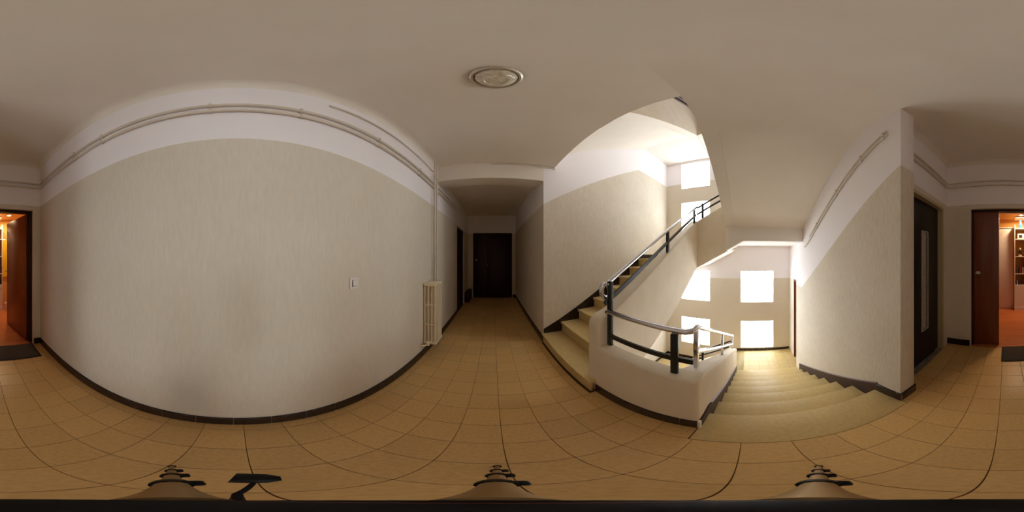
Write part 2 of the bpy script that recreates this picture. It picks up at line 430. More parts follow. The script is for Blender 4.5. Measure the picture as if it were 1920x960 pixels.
def flight_up(z, label, parts=True):
    t = thing('stair_flight', label, 'stairs', (1.6, Y0U, z))
    b = MB(); b.prism(body_profile_U(z), 'x', XU1+.0012, XS-.0012); b.build('flight_slab', M['white'], t)
    if not parts: return t
    for k in range(1, 9):
        y = Y0U - GO*(k-1); zt = z+RI*k; x0 = XU1-.01
        if k == 1: x0 = .985
        yb = y-GO-.01 if k < 8 else y-.30
        m_ = MB(); m_.box(x0, XS-.0013, yb, y+.028, zt-.034, zt, bevel=.007)
        m_.build('tread', M['tread'], t)
        r_ = MB(); r_.box(x0+.02 if k == 1 else x0, XS-.0013, y-.012, y+.006, zt-RI+.001, zt-.034)
        r_.build('riser', M['tread'], t)
    return t
def flight_down(z, label, parts=True):
    t = thing('stair_flight', label, 'stairs', (-.3, Y0D, z))
    b = MB(); b.prism(body_profile_D(z, -.60 if parts else Y0D), 'x', XR+.0012, XD0-.0012); b.build('flight_slab', M['white'], t)
    if not parts: return t
    for k in range(0, 8):
        y = Y0D - GO*k; zt = z-RI*k
        m_ = MB(); m_.box(XR+.0013, XD0-.0013, y-.02, (y+GO+.004 if k else -.597), zt-.034, zt, bevel=.007)
        m_.build('tread', M['tread'], t)
        r_ = MB(); r_.box(XR+.0013, XD0-.0013, y-.004, y+.012, zt-RI+.001, zt-.034)
        r_.build('riser', M['tread'], t)
    return t
flight_down(0, 'wide cream stone flight descending to the lower landing with windows')
flight_up(0, 'cream stone flight climbing beside the textured beige wall')
flight_down(ST, 'white sloping underside of the upper flight, over the descending steps', False)
flight_up(ST, 'bright white underside of the next flight, above the ascending steps', False)

XF2 = [.965, .681, .397]
def cross_flight(z, label, parts):
    t = thing('stair_flight', label, 'stairs', (.7, -3.4, z+ZA))
    b = MB()
    pts = [(1.0, z+ZA-.03)]
    for k, x in enumerate(XF2): pts += [(x, z+ZA+RI*k-.03), (x, z+ZA+RI*(k+1)-.03)]
    pts += [(.36, z+ZB-.03), (.36, z+1.43), (1.0, z+1.10)]
    b.prism(pts, 'y', YW+.0012, -3.0305); b.build('flight_slab', M['soffit'], t)
    if parts:
        for k, x in enumerate(XF2):
            zt = z+ZA+RI*(k+1)
            m_ = MB(); m_.box(x-GO-.01, x+.025, YW+.0013, -3.0305, zt-.034, zt, bevel=.007); m_.build('tread', M['tread'], t)
    return t
cross_flight(-ST, 'three short cream steps at the bottom of the stairwell under the windows', True)
cross_flight(0, 'short flight crossing below the upper windows, seen from underneath', False)
cross_flight(ST, 'highest crossing flight glimpsed at the top of the stairwell', False)

def landing_a(z, name):
    b = MB(); b.box(.98, XS, YW, -2.69, z+ZA-.17, z+ZA, mi=0)
    return struct(name, b, M['soffit'] if z > -1 else M['tread'])
def landing_b(z, name, m):
    b = MB(); b.box(-.995, .362, YW, -2.87, z+ZB-.18, z+ZB-.004)
    b.prism([(.364, z+1.405), (.10, z+1.555), (XR, z+1.555), (XR, z+1.80), (.364, z+1.80)], 'y', -2.90, -2.55, bevel=.01)
    return struct(name, b, m)
landing_a(-ST, 'floor_landing_lower'); landing_a(0, 'floor_landing_middle'); landing_a(ST, 'floor_landing_upper')
landing_b(0, 'floor_landing_above', M['soffit'])
lb = landing_b(-ST, 'floor_landing_below', M['grout']); lb['label'] = 'sunlit tiled landing at the foot of the descending stairs'
nx, ny = 7, 6
for i in range(nx):
    for j in range(ny):
        x0 = -.99 + 1.39/nx*i; y0 = YW + (1.09)/ny*j
        tile_piece('tile', x0+g, x0+1.39/nx-g, y0+g, y0+1.09/ny-g, ZBL-.014, ZBL, M['tread'], lb, .0012)
top = MB(); top.box(.985, XS, YW, -2.72, ZA-.01, ZA+.002); struct('floor_landing_tread', top, M['tread'])

# ------------------------------------------------------------------ parapets (one continuous ribbon per storey)
PT = .60
def ribbon_mesh():
    b = MB(); bv = .024
    # side of the descending flight (its front end is buried in the front wall)
    b.ribbon([(-.74, .002), (-.74, .566), (-.86, .566), (-2.9, nD(-2.9)+PT), (-2.9, nD(-2.9)-.27), (-2.6, nD(-2.6)-.29), (-.872, -.29), (-.872, .002)], 'x', XD0, XD1, (0, 1, 2, 3), bv)
    # front towards the hall
    b.ribbon([(XD0+.0008, .0), (XD0+.0008, .57), (XU1-.03, .57), (XU1-.03, .0)], 'y', -.85, -.72, (0, 1), bv)
    # side of the ascending flight with rounded front end
    arc = [(-.82+.10*math.cos(a), .74+.10*math.sin(a)) for a in [PI/2*i/8*.72 for i in range(9)]]
    pts = [(-.7205, .0)] + arc + [(-.90, nU(-.90)+PT), (-2.9, nU(-2.9)+PT), (-3.03, nU(-2.9)+PT), (-3.03, 1.10), (-2.88, 1.10), (-1.05, nU(-1.05)-.30), (-.852, -.29), (-.852, .0)]
    b.ribbon(pts, 'x', XU0, XU1, range(0, 13), bv)
    # well end, beside the crossing flight
    zt = nU(-2.9)+PT
    b.ribbon([(XU1-.001, zt-.02), (XU0, zt-.002), (XD0, zt+(XU0-XD0)*.556), (XD0, 1.44), (XD1, 1.42), (XU0, 1.10), (XU1-.001, 1.10)], 'y', -3.029, -2.901, (0, 1), bv)
    me = b.mesh('parapet')
    return me
rme = ribbon_mesh(); rme.materials.append(M['parapet']); rme.materials.append(M['white'])
tag(link('parapet', rme, None, None, (0, 0, 0)), 'cream parapet curving round the stairwell at this floor', 'parapet')
tag(link('parapet', rme, None, None, (0, 0, -ST)), 'lower cream parapet deep inside the stairwell, under the front railing', 'parapet')
tag(link('parapet', rme, None, None, (0, 0, ST)), 'upper cream parapet seen from below at the top of the stairwell', 'parapet')

# ------------------------------------------------------------------ railings on the parapets
RX, DX, RY = .985, .292, -.797
def railing(z, label):
    t = thing('stair_railing', label, 'railing', (.6, -.8, z+.57))
    def part(nm, mb, m): 
        return mb.build(nm, m, t)
    R = .30
    rU = lambda y: z+nU(y)+PT+R-.03
    rD = lambda y: z+nD(y)+PT+R
    # ascending chrome handrail with curled start
    path = [(RX, -.835, z+.985), (RX, -.795, z+.99), (RX, -.772, z+1.02), (RX, -.768, z+1.06), (RX, -.785, z+1.10), (RX, -.82, rU(-.82)-.004)] + [(RX, y, rU(y)) for y in (-.86, -1.4, -2.0, -2.6, -2.86)] 
    zE = rU(-2.86)
    m_ = MB(); m_.tube(path, .019, 12); part('handrail', m_, M['chrome'])
    path = [(RX, -2.855, zE-.02), (RX, -2.875, zE+.01), (RX-.01, -2.91, zE+.025), (RX-.04, -2.945, zE+.035), (.80, -2.955, zE+.12), (XD1, -2.955, zE+.36), (.31, -2.93, zE+.39)]
    m_ = MB(); m_.tube(path, .017, 12); part('handrail', m_, M['black'])  # chrome rail coloured black for its dark silhouette against the bright windows
    # front chrome handrail, then down the descending flight
    path = [(.955, RY, z+.872), (.93, RY, z+.885), (.60, RY, z+.885), (.33, RY, z+.885), (.30, RY-.012, z+.89), (DX, RY-.045, z+.895)] + [(DX, y, rD(y)) for y in (-.90, -1.3, -1.8, -2.4, -2.78)] + [(DX, -2.815, rD(-2.80)-.01)]
    m_ = MB(); m_.tube(path, .019, 12); part('handrail', m_, M['chrome'])
    # lower bars
    m_ = MB(); m_.bar((RX, -.80, z+nU(-.80)+PT+.12), (RX, -2.9, z+nU(-2.9)+PT+.12), .018, .034); part('lower_bar', m_, M['black'])
    m_ = MB(); m_.bar((RX, -2.955, z+nU(-2.9)+PT+.14), (XD1, -2.955, z+nU(-2.9)+PT+.48), .018, .03); part('lower_bar', m_, M['black'])
    m_ = MB(); m_.bar((.93, RY, z+.675), (.285, RY, z+.675), .016, .036); part('lower_bar', m_, M['black'])
    m_ = MB(); m_.tube([(DX, -.86, z+nD(-.86)+PT+.11), (DX, -2.8, z+nD(-2.8)+PT+.11)], .016, 10); part('lower_bar', m_, M['chrome'])
    # posts
    for x, y, zb, zt, m, w, d in ((.935, -.815, .55, 1.125, 'black', .042, .028), (.383, -.775, .55, .87, 'black', .042, .022)):
        m_ = MB(); m_.box(x-w/2, x+w/2, y-d/2, y+d/2, z+zb, z+zt, bevel=.003); part('post', m_, M[m])
    for y in (-1.80, -2.80):
        m_ = MB(); m_.box(RX-.014, RX+.014, y-.022, y+.022, z+nU(y)+PT-.02, rU(y)-.01, bevel=.003); part('post', m_, M['black'])
    m_ = MB(); m_.box(.87-.02, .87+.02, -2.97, -2.94, z+nU(-2.9)+PT+.02, z+nU(-2.9)+PT+.36, bevel=.003); part('post', m_, M['black'])
    m_ = MB(); m_.box(.48-.02, .48+.02, -2.97, -2.94, z+nU(-2.9)+PT+.20, z+nU(-2.9)+PT+.54, bevel=.003); part('post', m_, M['black'])
    for y in (-.865, -1.74, -2.77):
        m_ = MB(); m_.box(DX-.013, DX+.013, y-.017, y+.017, z+nD(y)+PT-.025, rD(y)-.01, bevel=.004); part('post', m_, M['chrome'])
    # small brackets holding the newel to the climbing rail
    m_ = MB(); m_.box(.93, RX, -.83, -.80, z+1.095, z+1.112); m_.build('bracket', M['chrome'], t)
    return t
railing(0, 'chrome and black stair railing on the parapet at this floor')
railing(-ST, 'lower chrome and black railing inside the stairwell behind the front posts')
railing(ST, 'upper railing glinting in the gap beside the upper flight')

# ------------------------------------------------------------------ baseboards with their tiles
HB = .10
def baseboard(name, x0, x1, y0, y1, z=0, along='x', step=.1865, off=0.0, label=None, h=HB, nrm=1, m='skirt'):
    """thin pale bed against the wall with dark glazed tiles in front; nrm = direction out of the wall"""
    b = MB(); b.box(x0, x1, y0, y1, z, z+h-.003)
    o = struct(name, b, M['skirt_grout'], label)
    a0, a1 = (x0, x1) if along == 'x' else (y0, y1)
    edges = [a0]; a = a0 + off
    while a < a1 - .02:
        if a > a0 + .02: edges.append(a)
        a += step
    edges.append(a1)
    for e0, e1 in zip(edges, edges[1:]):
        if along == 'x':
            yy = (y0, y1+.004) if nrm > 0 else (y0-.004, y1)
            tile_piece('tile', e0+.0012, e1-.0012, yy[0], yy[1], z+.001, z+h, M[m], o, .002)
        else:
            xx = (x0, x1+.004) if nrm > 0 else (x0-.004, x1)
            tile_piece('tile', xx[0], xx[1], e0+.0012, e1-.0012, z+.001, z+h, M[m], o, .002)
    return o
baseboard('baseboard_left', XB, 3.5, YL-.010, YL, off=.03, nrm=-1, label='dark glazed baseboard tiles along the long wall')
baseboard('baseboard_back_left', XB, XB+.010, .70, YL-.015, along='y')
baseboard('baseboard_back_right', XB, XB+.010, -.78, -.465, along='y')
baseboard('baseboard_pier', -1.045, -.862, -.65, -.640, off=.14)
baseboard('baseboard_pier_side', XR, XR+.010, -.87, -.636, along='y')
baseboard('baseboard_parapet', .236, .985, -.722, -.712, off=.09, label='dark baseboard at the foot of the front parapet')
baseboard('baseboard_corridor_right', XS, XE, YR, YR+.010)
baseboard('baseboard_corridor_end', XE-.010, XE, YR, -.60, along='y', nrm=-1)
baseboard('baseboard_window', -.98, .40, YW, YW+.010, z=ZBL, h=.07)
baseboard('baseboard_landing_right', XR, XR+.010, -2.94, -2.875, z=ZBL, h=.085, along='y')
baseboard('baseboard_landing_lower', 1.0, XS, YW, YW+.010, z=ZA-ST, h=.09)
baseboard('baseboard_stair_lower', XS-.010, XS, YW, -2.7, z=ZA-ST, h=.09, along='y', nrm=-1)
baseboard('baseboard_landing_upper', XS-.010, XS, YW, -2.75, z=ZA, h=.09, along='y', nrm=-1)
baseboard('baseboard_landing_back', .97, XS-.01, YW, YW+.010, z=ZA, h=.09)
# sloping stair skirtings
sk = MB(); sk.prism([(YR-.002, 0), (YR-.002, .228), (-2.75, ZA+.125), (-2.75, ZA-.02), (-2.6, ZA-.2), (-.75, 0)], 'x', XS-.012, XS)
struct('trim_2', sk, M['skirt'], 'dark skirting climbing with the steps along the beige wall')
sk = MB(); sk.prism([(-.87, .0), (-.87, .115), (-2.72, nD(-2.72)+.140), (-2.72, nD(-2.72)-.15), (-2.6, nD(-2.6)-.25), (-.90, -.2)], 'x', XR, XR+.012)
sk.prism([(-.865, .115), (-.865, .124), (-2.72, nD(-2.72)+.149), (-2.72, nD(-2.72)+.140)], 'x', XR, XR+.015, mi=1)
struct('trim_3', sk, [M['skirt_brown'], M['edge_strip']], 'brown skirting beside the descending steps on the wall')
sk = MB(); sk.prism([(-.735, .0), (-.735, HB), (-.90, .115), (-2.9, nD(-2.9)+.14), (-2.9, nD(-2.9)-.10), (-2.6, nD(-2.6)-.25), (-.90, -.2)], 'x', XD0-.012, XD0)
sk.prism([(-.95, .085), (-.95, .098), (-2.9, nD(-2.9)+.154), (-2.9, nD(-2.9)+.14)], 'x', XD0-.015, XD0, mi=1)
struct('trim_4', sk, [M['skirt_brown'], M['edge_strip']], 'brown skirting beside the descending steps on the parapet')
sk = MB(); sk.box(XD0-.013, XD0+.002, -.736, -.711, 0, HB+.004, bevel=.003); struct('trim_5', sk, M['plastic'], 'short white corner bead at the foot of the parapet')

# ------------------------------------------------------------------ doors
def panel_handle(mb, x, y, z, nx, ny): pass
# apartment door: fixed leaf, open leaf, frame
fr = MB(); fr.box(XB-.15, XB-.05, .655, .69, 0, 1.955); fr.box(XB-.15, XB-.05, -.454, -.43, 0, 1.955); fr.box(XB-.15, XB-.05, -.43, .655, 1.925, 1.955)
d = struct('door_1', fr, M['wood_dark'], 'mahogany double door of the lit apartment')
lf = MB(); lf.box(XB-.11, XB-.07, -.43, -.085, .005, 1.925, bevel=.003); leaf = lf.build('fixed_leaf', M['wood'], d)
lk = MB(); lk.box(XB-.072, XB-.06, -.415, -.335, 1.075, 1.115, bevel=.004); lk.tube([(XB-.06, -.36, 1.095), (XB-.045, -.36, 1.095)], .011, 12); lk.build('lock', M['chrome'], leaf)
hx, hy = XB-.12, .645; fx, fy = -2.985, .49
lf = MB(); lf.bar((hx, hy, .965), (fx, fy, .965), .04, 1.915, bevel=.003); leaf2 = lf.build('open_leaf', M['wood'], d)
nv = Vector((fy-hy, -(fx-hx), 0)).normalized()      # towards the opening
if nv.y > 0: nv = -nv
q = Vector((fx, fy, 1.05)) + (Vector((hx, hy, 1.05))-Vector((fx, fy, 1.05))).normalized()*.06 + nv*.02
lk = MB(); lk.tube([q, q+nv*.045], .013, 10); lk.tube([q+nv*.045, q+nv*.05+(Vector((hx-fx, hy-fy, 0)).normalized()*.09)], .009, 10)
lk.build('door_handle', M['chrome'], leaf2)
# lift door
fr = MB(); fr.box(-1.955, -1.915, -.86, -.775, 0, 1.96); fr.box(-1.19, -1.15, -.86, -.775, 0, 1.96); fr.box(-1.915, -1.19, -.86, -.775, 1.925, 1.96)
d = struct('door_2', fr, M['lift_frame'], 'black lift door with a tall narrow glass slit')
lf = MB(); lf.box(-1.915, -1.64, -.885, -.845, .01, 1.925); lf.box(-1.495, -1.19, -.885, -.845, .01, 1.925); lf.box(-1.64, -1.495, -.885, -.845, .01, .46); lf.box(-1.64, -1.495, -.885, -.845, 1.59, 1.925)
leaf = lf.build('leaf', M['lift_black'], d)
sl = MB(); sl.box(-1.64, -1.495, -.875, -.862, .46, 1.59); sl.build('glass_slit', M['slit'], leaf)
rim = MB()
for a in ((-1.645, -1.632, .455, 1.595), (-1.503, -1.49, .455, 1.595), (-1.632, -1.503, .455, .468), (-1.632, -1.503, 1.582, 1.595)): rim.box(a[0], a[1], -.85, -.838, a[2], a[3])
rim.build('slit_frame', M['slit'], leaf)
hd = MB(); hd.tube([(-1.26, -.845, .95), (-1.26, -.815, .95), (-1.26, -.815, 1.15), (-1.26, -.845, 1.15)], .009, 8); hd.build('pull_handle', M['chrome'], leaf)
th = MB(); th.box(-1.955, -1.15, -.845, -.78, -.02, -.002); sill = struct('trim_6', th, M['grout'], 'mosaic threshold under the lift door')
for i in range(26):
    for j in range(2):
        x0 = -1.95+.0307*i; y0 = -.842+.031*j
        tile_piece('tile', x0+.002, x0+.0285, y0+.002, y0+.029, -.004, .004, M['mosaic'], sill, .002)
# landing door
fr = MB(); fr.box(-1.06, -.985, -3.53, -3.49, ZBL, .80); fr.box(-1.06, -.985, -2.98, -2.945, ZBL, .80); fr.box(-1.06, -.985, -3.49, -2.98, .76, .80)
d = struct('door_3', fr, M['wood'], 'reddish brown door on the lower landing')
lf = MB(); lf.box(-1.05, -1.01, -3.49, -2.98, ZBL+.005, .76); lf.build('leaf', M['wood'], d)
# corridor end door
fr = MB(); fr.box(XE-.005, XE+.09, .60, .63, 0, 2.035); fr.box(XE-.005, XE+.09, -.58, -.555, 0, 2.035); fr.box(XE-.005, XE+.09, -.555, .60, 2.01, 2.035)
d = struct('door_4', fr, M['wood_dark'], 'dark brown double door at the far end of the corridor')
lf = MB(); lf.box(XE+.03, XE+.07, .202, .60, .005, 2.01, bevel=.003); l1 = lf.build('narrow_leaf', M['wood_dark'], d)
lf = MB(); lf.box(XE+.03, XE+.07, -.555, .198, .005, 2.01, bevel=.003); l2 = lf.build('wide_leaf', M['wood_dark'], d)
k = MB(); k.box(XE+.022, XE+.034, .50, .575, 1.18, 1.21, bevel=.003); k.build('lock', M['chrome'], l1)
k = MB(); k.tube([(XE+.03, .17, 1.03), (XE-.02, .17, 1.03)], .012, 10); k.build('knob', M['chrome'], l2)
# corridor side door
fr = MB(); fr.box(3.52, 3.56, YL+.02, YL+.14, 0, 1.99); fr.box(4.28, 4.32, YL+.02, YL+.14, 0, 1.99); fr.box(3.56, 4.28, YL+.02, YL+.14, 1.955, 1.99)
d = struct('door_5', fr, M['wood_dark'], 'dark side door in the left wall of the corridor')
lf = MB(); lf.box(3.56, 4.28, YL+.08, YL+.12, .005, 1.955); l = lf.build('leaf', M['wood_dark'], d)
k = MB(); k.tube([(3.64, YL+.08, 1.03), (3.64, YL+.03, 1.03), (3.74, YL+.03, 1.03)], .009, 8); k.build('door_handle', M['chrome'], l)
bx_ = MB(); bx_.box(4.42, 5.0, .66, .785, .0, .27, bevel=.006)
o = thing('storage_box', 'low dark box on the floor in the far left corner of the corridor', 'box', (4.7, .72, 0))
bx_.build('body', M['wood_dark'], o); k = MB(); k.box(4.41, 5.01, .652, .786, .27, .29, bevel=.004); k.build('lid', M['wood_dark'], o)

bk = MB(); bk.box(XE+.10, XE+.15, -.60, .65, -.25, 2.1); bk.box(3.5, 4.34, YL+.145, YL+.2, -.25, 2.05); bk.box(-1.97, -1.13, -.95, -.90, -.25, 2.0); bk.box(-1.15, -1.07, -3.55, -2.9, ZBL-.1, .85)
struct('light_block_behind_doors', bk, M['wood_dark'])  # added unseen boards that stop world light leaking in round the door leaves

# ------------------------------------------------------------------ pipes
def pipe(name, label, path, r=.011, clips=(), cat='pipe'):
    t = thing(name, label, cat, path[0])
    m_ = MB(); m_.tube(path, r, 10); m_.build('pipe_run', M['pipe'], t)
    for p, ax in clips:
        k = MB(); k.lathe([(r*1.1, -.006), (r*1.65, -.006), (r*1.65, .006), (r*1.1, .006)], (0, 0, 0), 12)
        o = k.build('clip', M['pipe'], t, org=(0, 0, 0))
        o.location = Vector(p) - Vector(path[0]); o.rotation_euler = {'x': (0, PI/2, 0), 'y': (PI/2, 0, 0), 'z': (0, 0, 0)}[ax]
    return t
xc = [-1.2, -.85, -.13, .32, .92, 1.6]
for z, lab, cl in ((2.293, 'lower of the twin pipes looping round the hall walls', True), (2.358, 'upper of the twin pipes looping round the hall walls', True)):
    y = YL-.018; yb = -.78+.018
    cl_ = [((x, y, z), 'x') for x in xc]
    path = [(-1.06, yb, z), (-1.5, yb, z), (XB+.05, yb, z), (XB+.022, yb+.03, z), (XB+.020, 0, z), (XB+.022, y-.03, z), (XB+.05, y, z), (-1, y, z), (0, y, z), (1.2, y, z), (2.2, y, z), (3.3, y, z+.02)]
    pipe('wall_pipe', lab, path, .0125, cl_)
pipe('conduit', 'thin single conduit under the ceiling above the twin pipes', [(.50, YL-.012, 2.545), (1.2, YL-.012, 2.552), (2.02, YL-.012, 2.56)], .0075)
for x, r, lab in ((1.995, .010, 'thinner riser pipe dropping from the ceiling behind the radiator'), (2.075, .014, 'thicker riser pipe dropping from the ceiling beside the radiator')):
    pipe('riser_pipe', lab, [(x, YL-.048, ZC), (x, YL-.048, 1.8), (x, YL-.048, .98 if x < 2.05 else .20)], r, [((x, YL-.048, 2.45), 'z'), ((x, YL-.048, 1.6), 'z')])
pipe('conduit', 'short conduit along the ceiling above the corridor mouth', [(XS-.012, .02, 2.69), (XS-.012, -.5, 2.69), (XS-.012, -.86, 2.69)], .009)
for dz, lab in ((0, 'lower sloping pipe on the wall above the descending stairs'), (.045, 'upper sloping pipe on the wall above the descending stairs')):
    x = XR+.016; f = lambda y: 2.385 - .57*(-(y)-.75) + dz
    pts = [(x, y, f(y)) for y in (-.76, -1.2, -1.7, -2.2 if dz else -2.26)]
    if not dz: pts += [(x, -2.42, f(-2.26)-.06)]
    pipe('sloping_pipe', lab, pts, .0095, [((x, y, f(y)), 'y') for y in (-.80, -1.05, -1.45, -1.95)])
pipe('conduit', 'thin conduit under the bright landing ceiling above the upper window', [(XS-.02, YW+.015, 4.05), (1.4, YW+.015, 4.05), (.6, YW+.015, 4.05)], .009)

# ------------------------------------------------------------------ radiator
t = thing('radiator', 'cream column radiator on the long wall below the riser pipes', 'radiator', (1.84, .70, .20))
n_sec = 5; x0 = 1.715; dx = .05
for i in range(n_sec):
    m_ = MB(); cx = x0 + dx*(i+.5)
    for yy in (.648, .69, .732, .774):
        m_.tube([(cx, yy, .235), (cx, yy, .965)], .0115, 8)
    for zz in (.215, .985):
        s_ = 1 if zz > .5 else -1
        m_.box(cx-.022, cx+.022, .632, .787, min(zz-.02*s_, zz+.015*s_), max(zz-.02*s_, zz+.015*s_), bevel=.012, seg=3)
    for zz in (.48, .74): m_.box(cx-.012, cx+.012, .64, .78, zz-.012, zz+.012, bevel=.005)
    m_.build('section', M['radiator'], t)
m_ = MB(); m_.tube([(1.715, .71, .235), (1.67, .71, .225), (1.655, .74, .21), (1.65, .79, .20)], .013, 10); m_.lathe([(.012, -.02), (.02, -.02), (.02, .02), (.012, .02)], (1.675, .71, .232), 12)
m_.build('valve', M['radiator'], t)
m_ = MB(); m_.tube([(1.965, .70, .975), (2.01, .70, .975)], .010, 10); m_.build('inlet', M['radiator'], t)
m_ = MB(); m_.tube([(2.005, .70, .975), (2.035, .70, .975)], [.021, .018], 14); m_.build('knob', M['knob'], t)
for x in (1.73, 1.95):
    m_ = MB(); m_.tube([(x, .78, .9), (x, .80, .9)], .008, 8); m_.build('wall_bracket', M['radiator'], t)

# ------------------------------------------------------------------ light switch
sx, sz = .687, 1.145
t = thing('light_switch', 'white square light switch on the long beige wall', 'switch', (sx, YL, sz))
m_ = MB(); m_.box(sx-.037, sx+.037, YL-.010, YL+.001, sz-.037, sz+.037, bevel=.003); m_.build('plate', M['plastic'], t)
m_ = MB(); m_.box(sx-.019, sx+.025, YL-.013, YL-.008, sz-.022, sz+.020); m_.build('rocker_shadow', M['plastic_shadow'], t)  # dark plate drawing the rocker's L-shaped shadow at its left and lower edges
m_ = MB(); m_.prism([(YL-.009, sz-.0185), (YL-.022, sz-.0185), (YL-.015, sz+.0195), (YL-.009, sz+.0195)], 'x', sx-.0155, sx+.0245, bevel=.001); m_.build('rocker', M['plastic'], t)

# ------------------------------------------------------------------ ceiling light
lx, ly = .712, -.012
t = thing('ceiling_light', 'round glass ceiling light in a metal ring, switched off', 'lamp', (lx, ly, ZC))
m_ = MB(); m_.lathe([(.112, 0), (.118, -.006), (.118, -.018), (.110, -.026), (.100, -.026), (.096, -.012), (.096, 0)], (lx, ly, ZC), 48); m_.build('ring', M['satin'], t)
m_ = MB(); m_.lathe([(.096, -.008), (.094, -.026), (.084, -.045), (.066, -.058), (.055, -.060), (.050, -.054), (.030, -.058), (.0, -.060)], (lx, ly, ZC), 40); m_.build('glass_dome', M['lamp_glass'], t)

# ------------------------------------------------------------------ doormat
t = thing('doormat', 'grey doormat with black edging outside the apartment door', 'doormat', (-1.93, .32, 0))
m_ = MB(); m_.box(-2.11, -1.77, -.02, .655, .002, .012); m_.build('pile', M['mat_grey'], t)
m_ = MB()
for a in ((-1.772, -1.745, -.045, .68), (-2.11, -1.77, -.045, -.018), (-2.11, -1.77, .653, .68)): m_.box(*a, .001, .010, bevel=.003)
m_.build('edging', M['mat_edge'], t)

# ------------------------------------------------------------------ apartment behind the open door
AX0, AXW = XB-.15, -4.2
fl = MB(); fl.box(AXW, AX0+.15, -.9, 1.3, -.2, -.012); af = struct('floor_apartment', fl, M['grout'], 'reddish plank floor inside the apartment')
npl = 22; wx = (AX0+.15-AXW)/npl
for i in range(npl):
    cut = -.9 + (.5 + .7*((i*7) % 5)/5)
    for a, b in ((-.9, cut), (cut, 1.3)):
        tile_piece('plank', AXW+wx*i+.0008, AXW+wx*(i+1)-.0008, a+.0008, b-.0008, -.012, 0, M['plank'], af, .001)
w = MB(); w.box(AXW-.1, AXW, -.9, 1.3, -.2, 2.4); w.box(AXW, AX0, -1.0, -.9, -.2, 2.4); w.box(AXW, AX0, 1.3, 1.4, -.2, 2.4); w.box(AX0-.0, AX0+.001, -.9, -.455, 0, 2.3)
struct('wall_apartment', w, M['warm_wall'], 'ochre walls inside the apartment')
w = MB(); w.box(AXW-.1, AX0, -1.0, 1.4, 2.27, 2.4); struct('ceiling_apartment', w, M['warm_wall'])
# wardrobe
t = thing('wardrobe', 'plain white wardrobe left of the bookcase inside the apartment', 'wardrobe', (-4.05, 0, 0))
m_ = MB(); m_.box(-4.195, -3.98, -.35, .195, .0, 2.0); m_.build('carcass', M['warm_white'], t)
m_ = MB(); m_.box(-3.98, -3.962, -.345, .19, .05, 1.985, bevel=.002); m_.build('door', M['warm_white'], t)
m_ = MB(); m_.box(-4.195, -3.94, -.36, .20, 2.0, 2.02); m_.build('top_shelf', M['warm_white'], t)
# bookcase
BY0, BY1, BXF, BXB = .213, .50, -3.80, -4.10
t = thing('bookcase', 'tall narrow white bookcase facing the apartment doorway', 'bookcase', (-3.95, .36, 0))
m_ = MB(); m_.box(BXB, BXF, BY0, BY0+.018, 0, 2.06); m_.build('side_panel', M['warm_white'], t)
m_ = MB(); m_.box(BXB, BXF, BY1-.018, BY1, 0, 2.06); m_.build('side_panel', M['warm_white'], t)
m_ = MB(); m_.box(BXB-.008, BXB, BY0, BY1, 0, 2.06); m_.build('back_panel', M['warm_wall'], t)
def zat(py, x): return H + abs(x)*math.tan(math.radians((480-py)*.1875))
sh = [zat(p, 3.82) + .0 for p in (407, 428, 448, 480.5, 513, 534)]
for z in sh:
    m_ = MB(); m_.box(BXB, BXF-.002, BY0+.018, BY1-.018, z-.016, z); m_.build('shelf', M['warm_white'], t)
m_ = MB(); m_.box(BXF-.018, BXF, BY0+.02, BY1-.02, .09, sh[5]-.018); dd = m_.build('door', M['warm_white'], t)
k = MB(); k.tube([(BXF, BY1-.05, .55), (BXF+.02, BY1-.05, .55)], .008, 8); k.build('knob', M['chrome'], dd)
m_ = MB(); m_.box(BXF-.03, BXF+.01, BY0, BY1, 0, .085); m_.build('plinth', M['warm_white'], t)
# shelf contents
o = thing('vase', 'blue glazed vase on the top shelf of the bookcase', 'vase', (-3.88, .36, sh[1]+.0012))
m_ = MB(); m_.lathe([(.032, 0), (.040, .02), (.045, .08), (.036, .13), (.026, .17), (.030, .19)], (-3.88, .36, sh[1]+.0012), 20); m_.build('body', M['blue'], o)
m_ = MB(); m_.lathe([(.026, .185), (.034, .195), (.030, .2)], (-3.88, .36, sh[1]+.0012), 20); m_.build('rim', M['blue'], o)
o = thing('photo_box', 'small white box with a dark picture below the vase', 'box', (-3.87, .36, sh[2]))
m_ = MB(); m_.box(-3.93, -3.84, .29, .44, sh[2]+.0012, sh[2]+.13, bevel=.005); m_.build('body', M['warm_white'], o)
m_ = MB(); m_.box(-3.84, -3.838, .32, .40, sh[2]+.03, sh[2]+.10); m_.build('picture', BOOKS[4], o)
o = thing('ornament', 'dark round bronze ornament on a foot on the middle shelf', 'ornament', (-3.87, .35, sh[3]+.0012))
m_ = MB(); m_.lathe([(.045, 0), (.045, .015), (.018, .03), (.018, .05)], (-3.87, .35, sh[3]+.0012), 16); m_.build('foot', M['warm_white'], o)
m_ = MB(); m_.lathe([(.012, .05), (.05, .07), (.068, .12), (.055, .17), (.02, .20), (.012, .215)], (-3.87, .35, sh[3]+.0012), 18); m_.build('body', M['ornament'], o)
ORD = ('first', 'second', 'third', 'fourth', 'fifth', 'sixth', 'seventh', 'eighth', 'ninth', 'tenth')
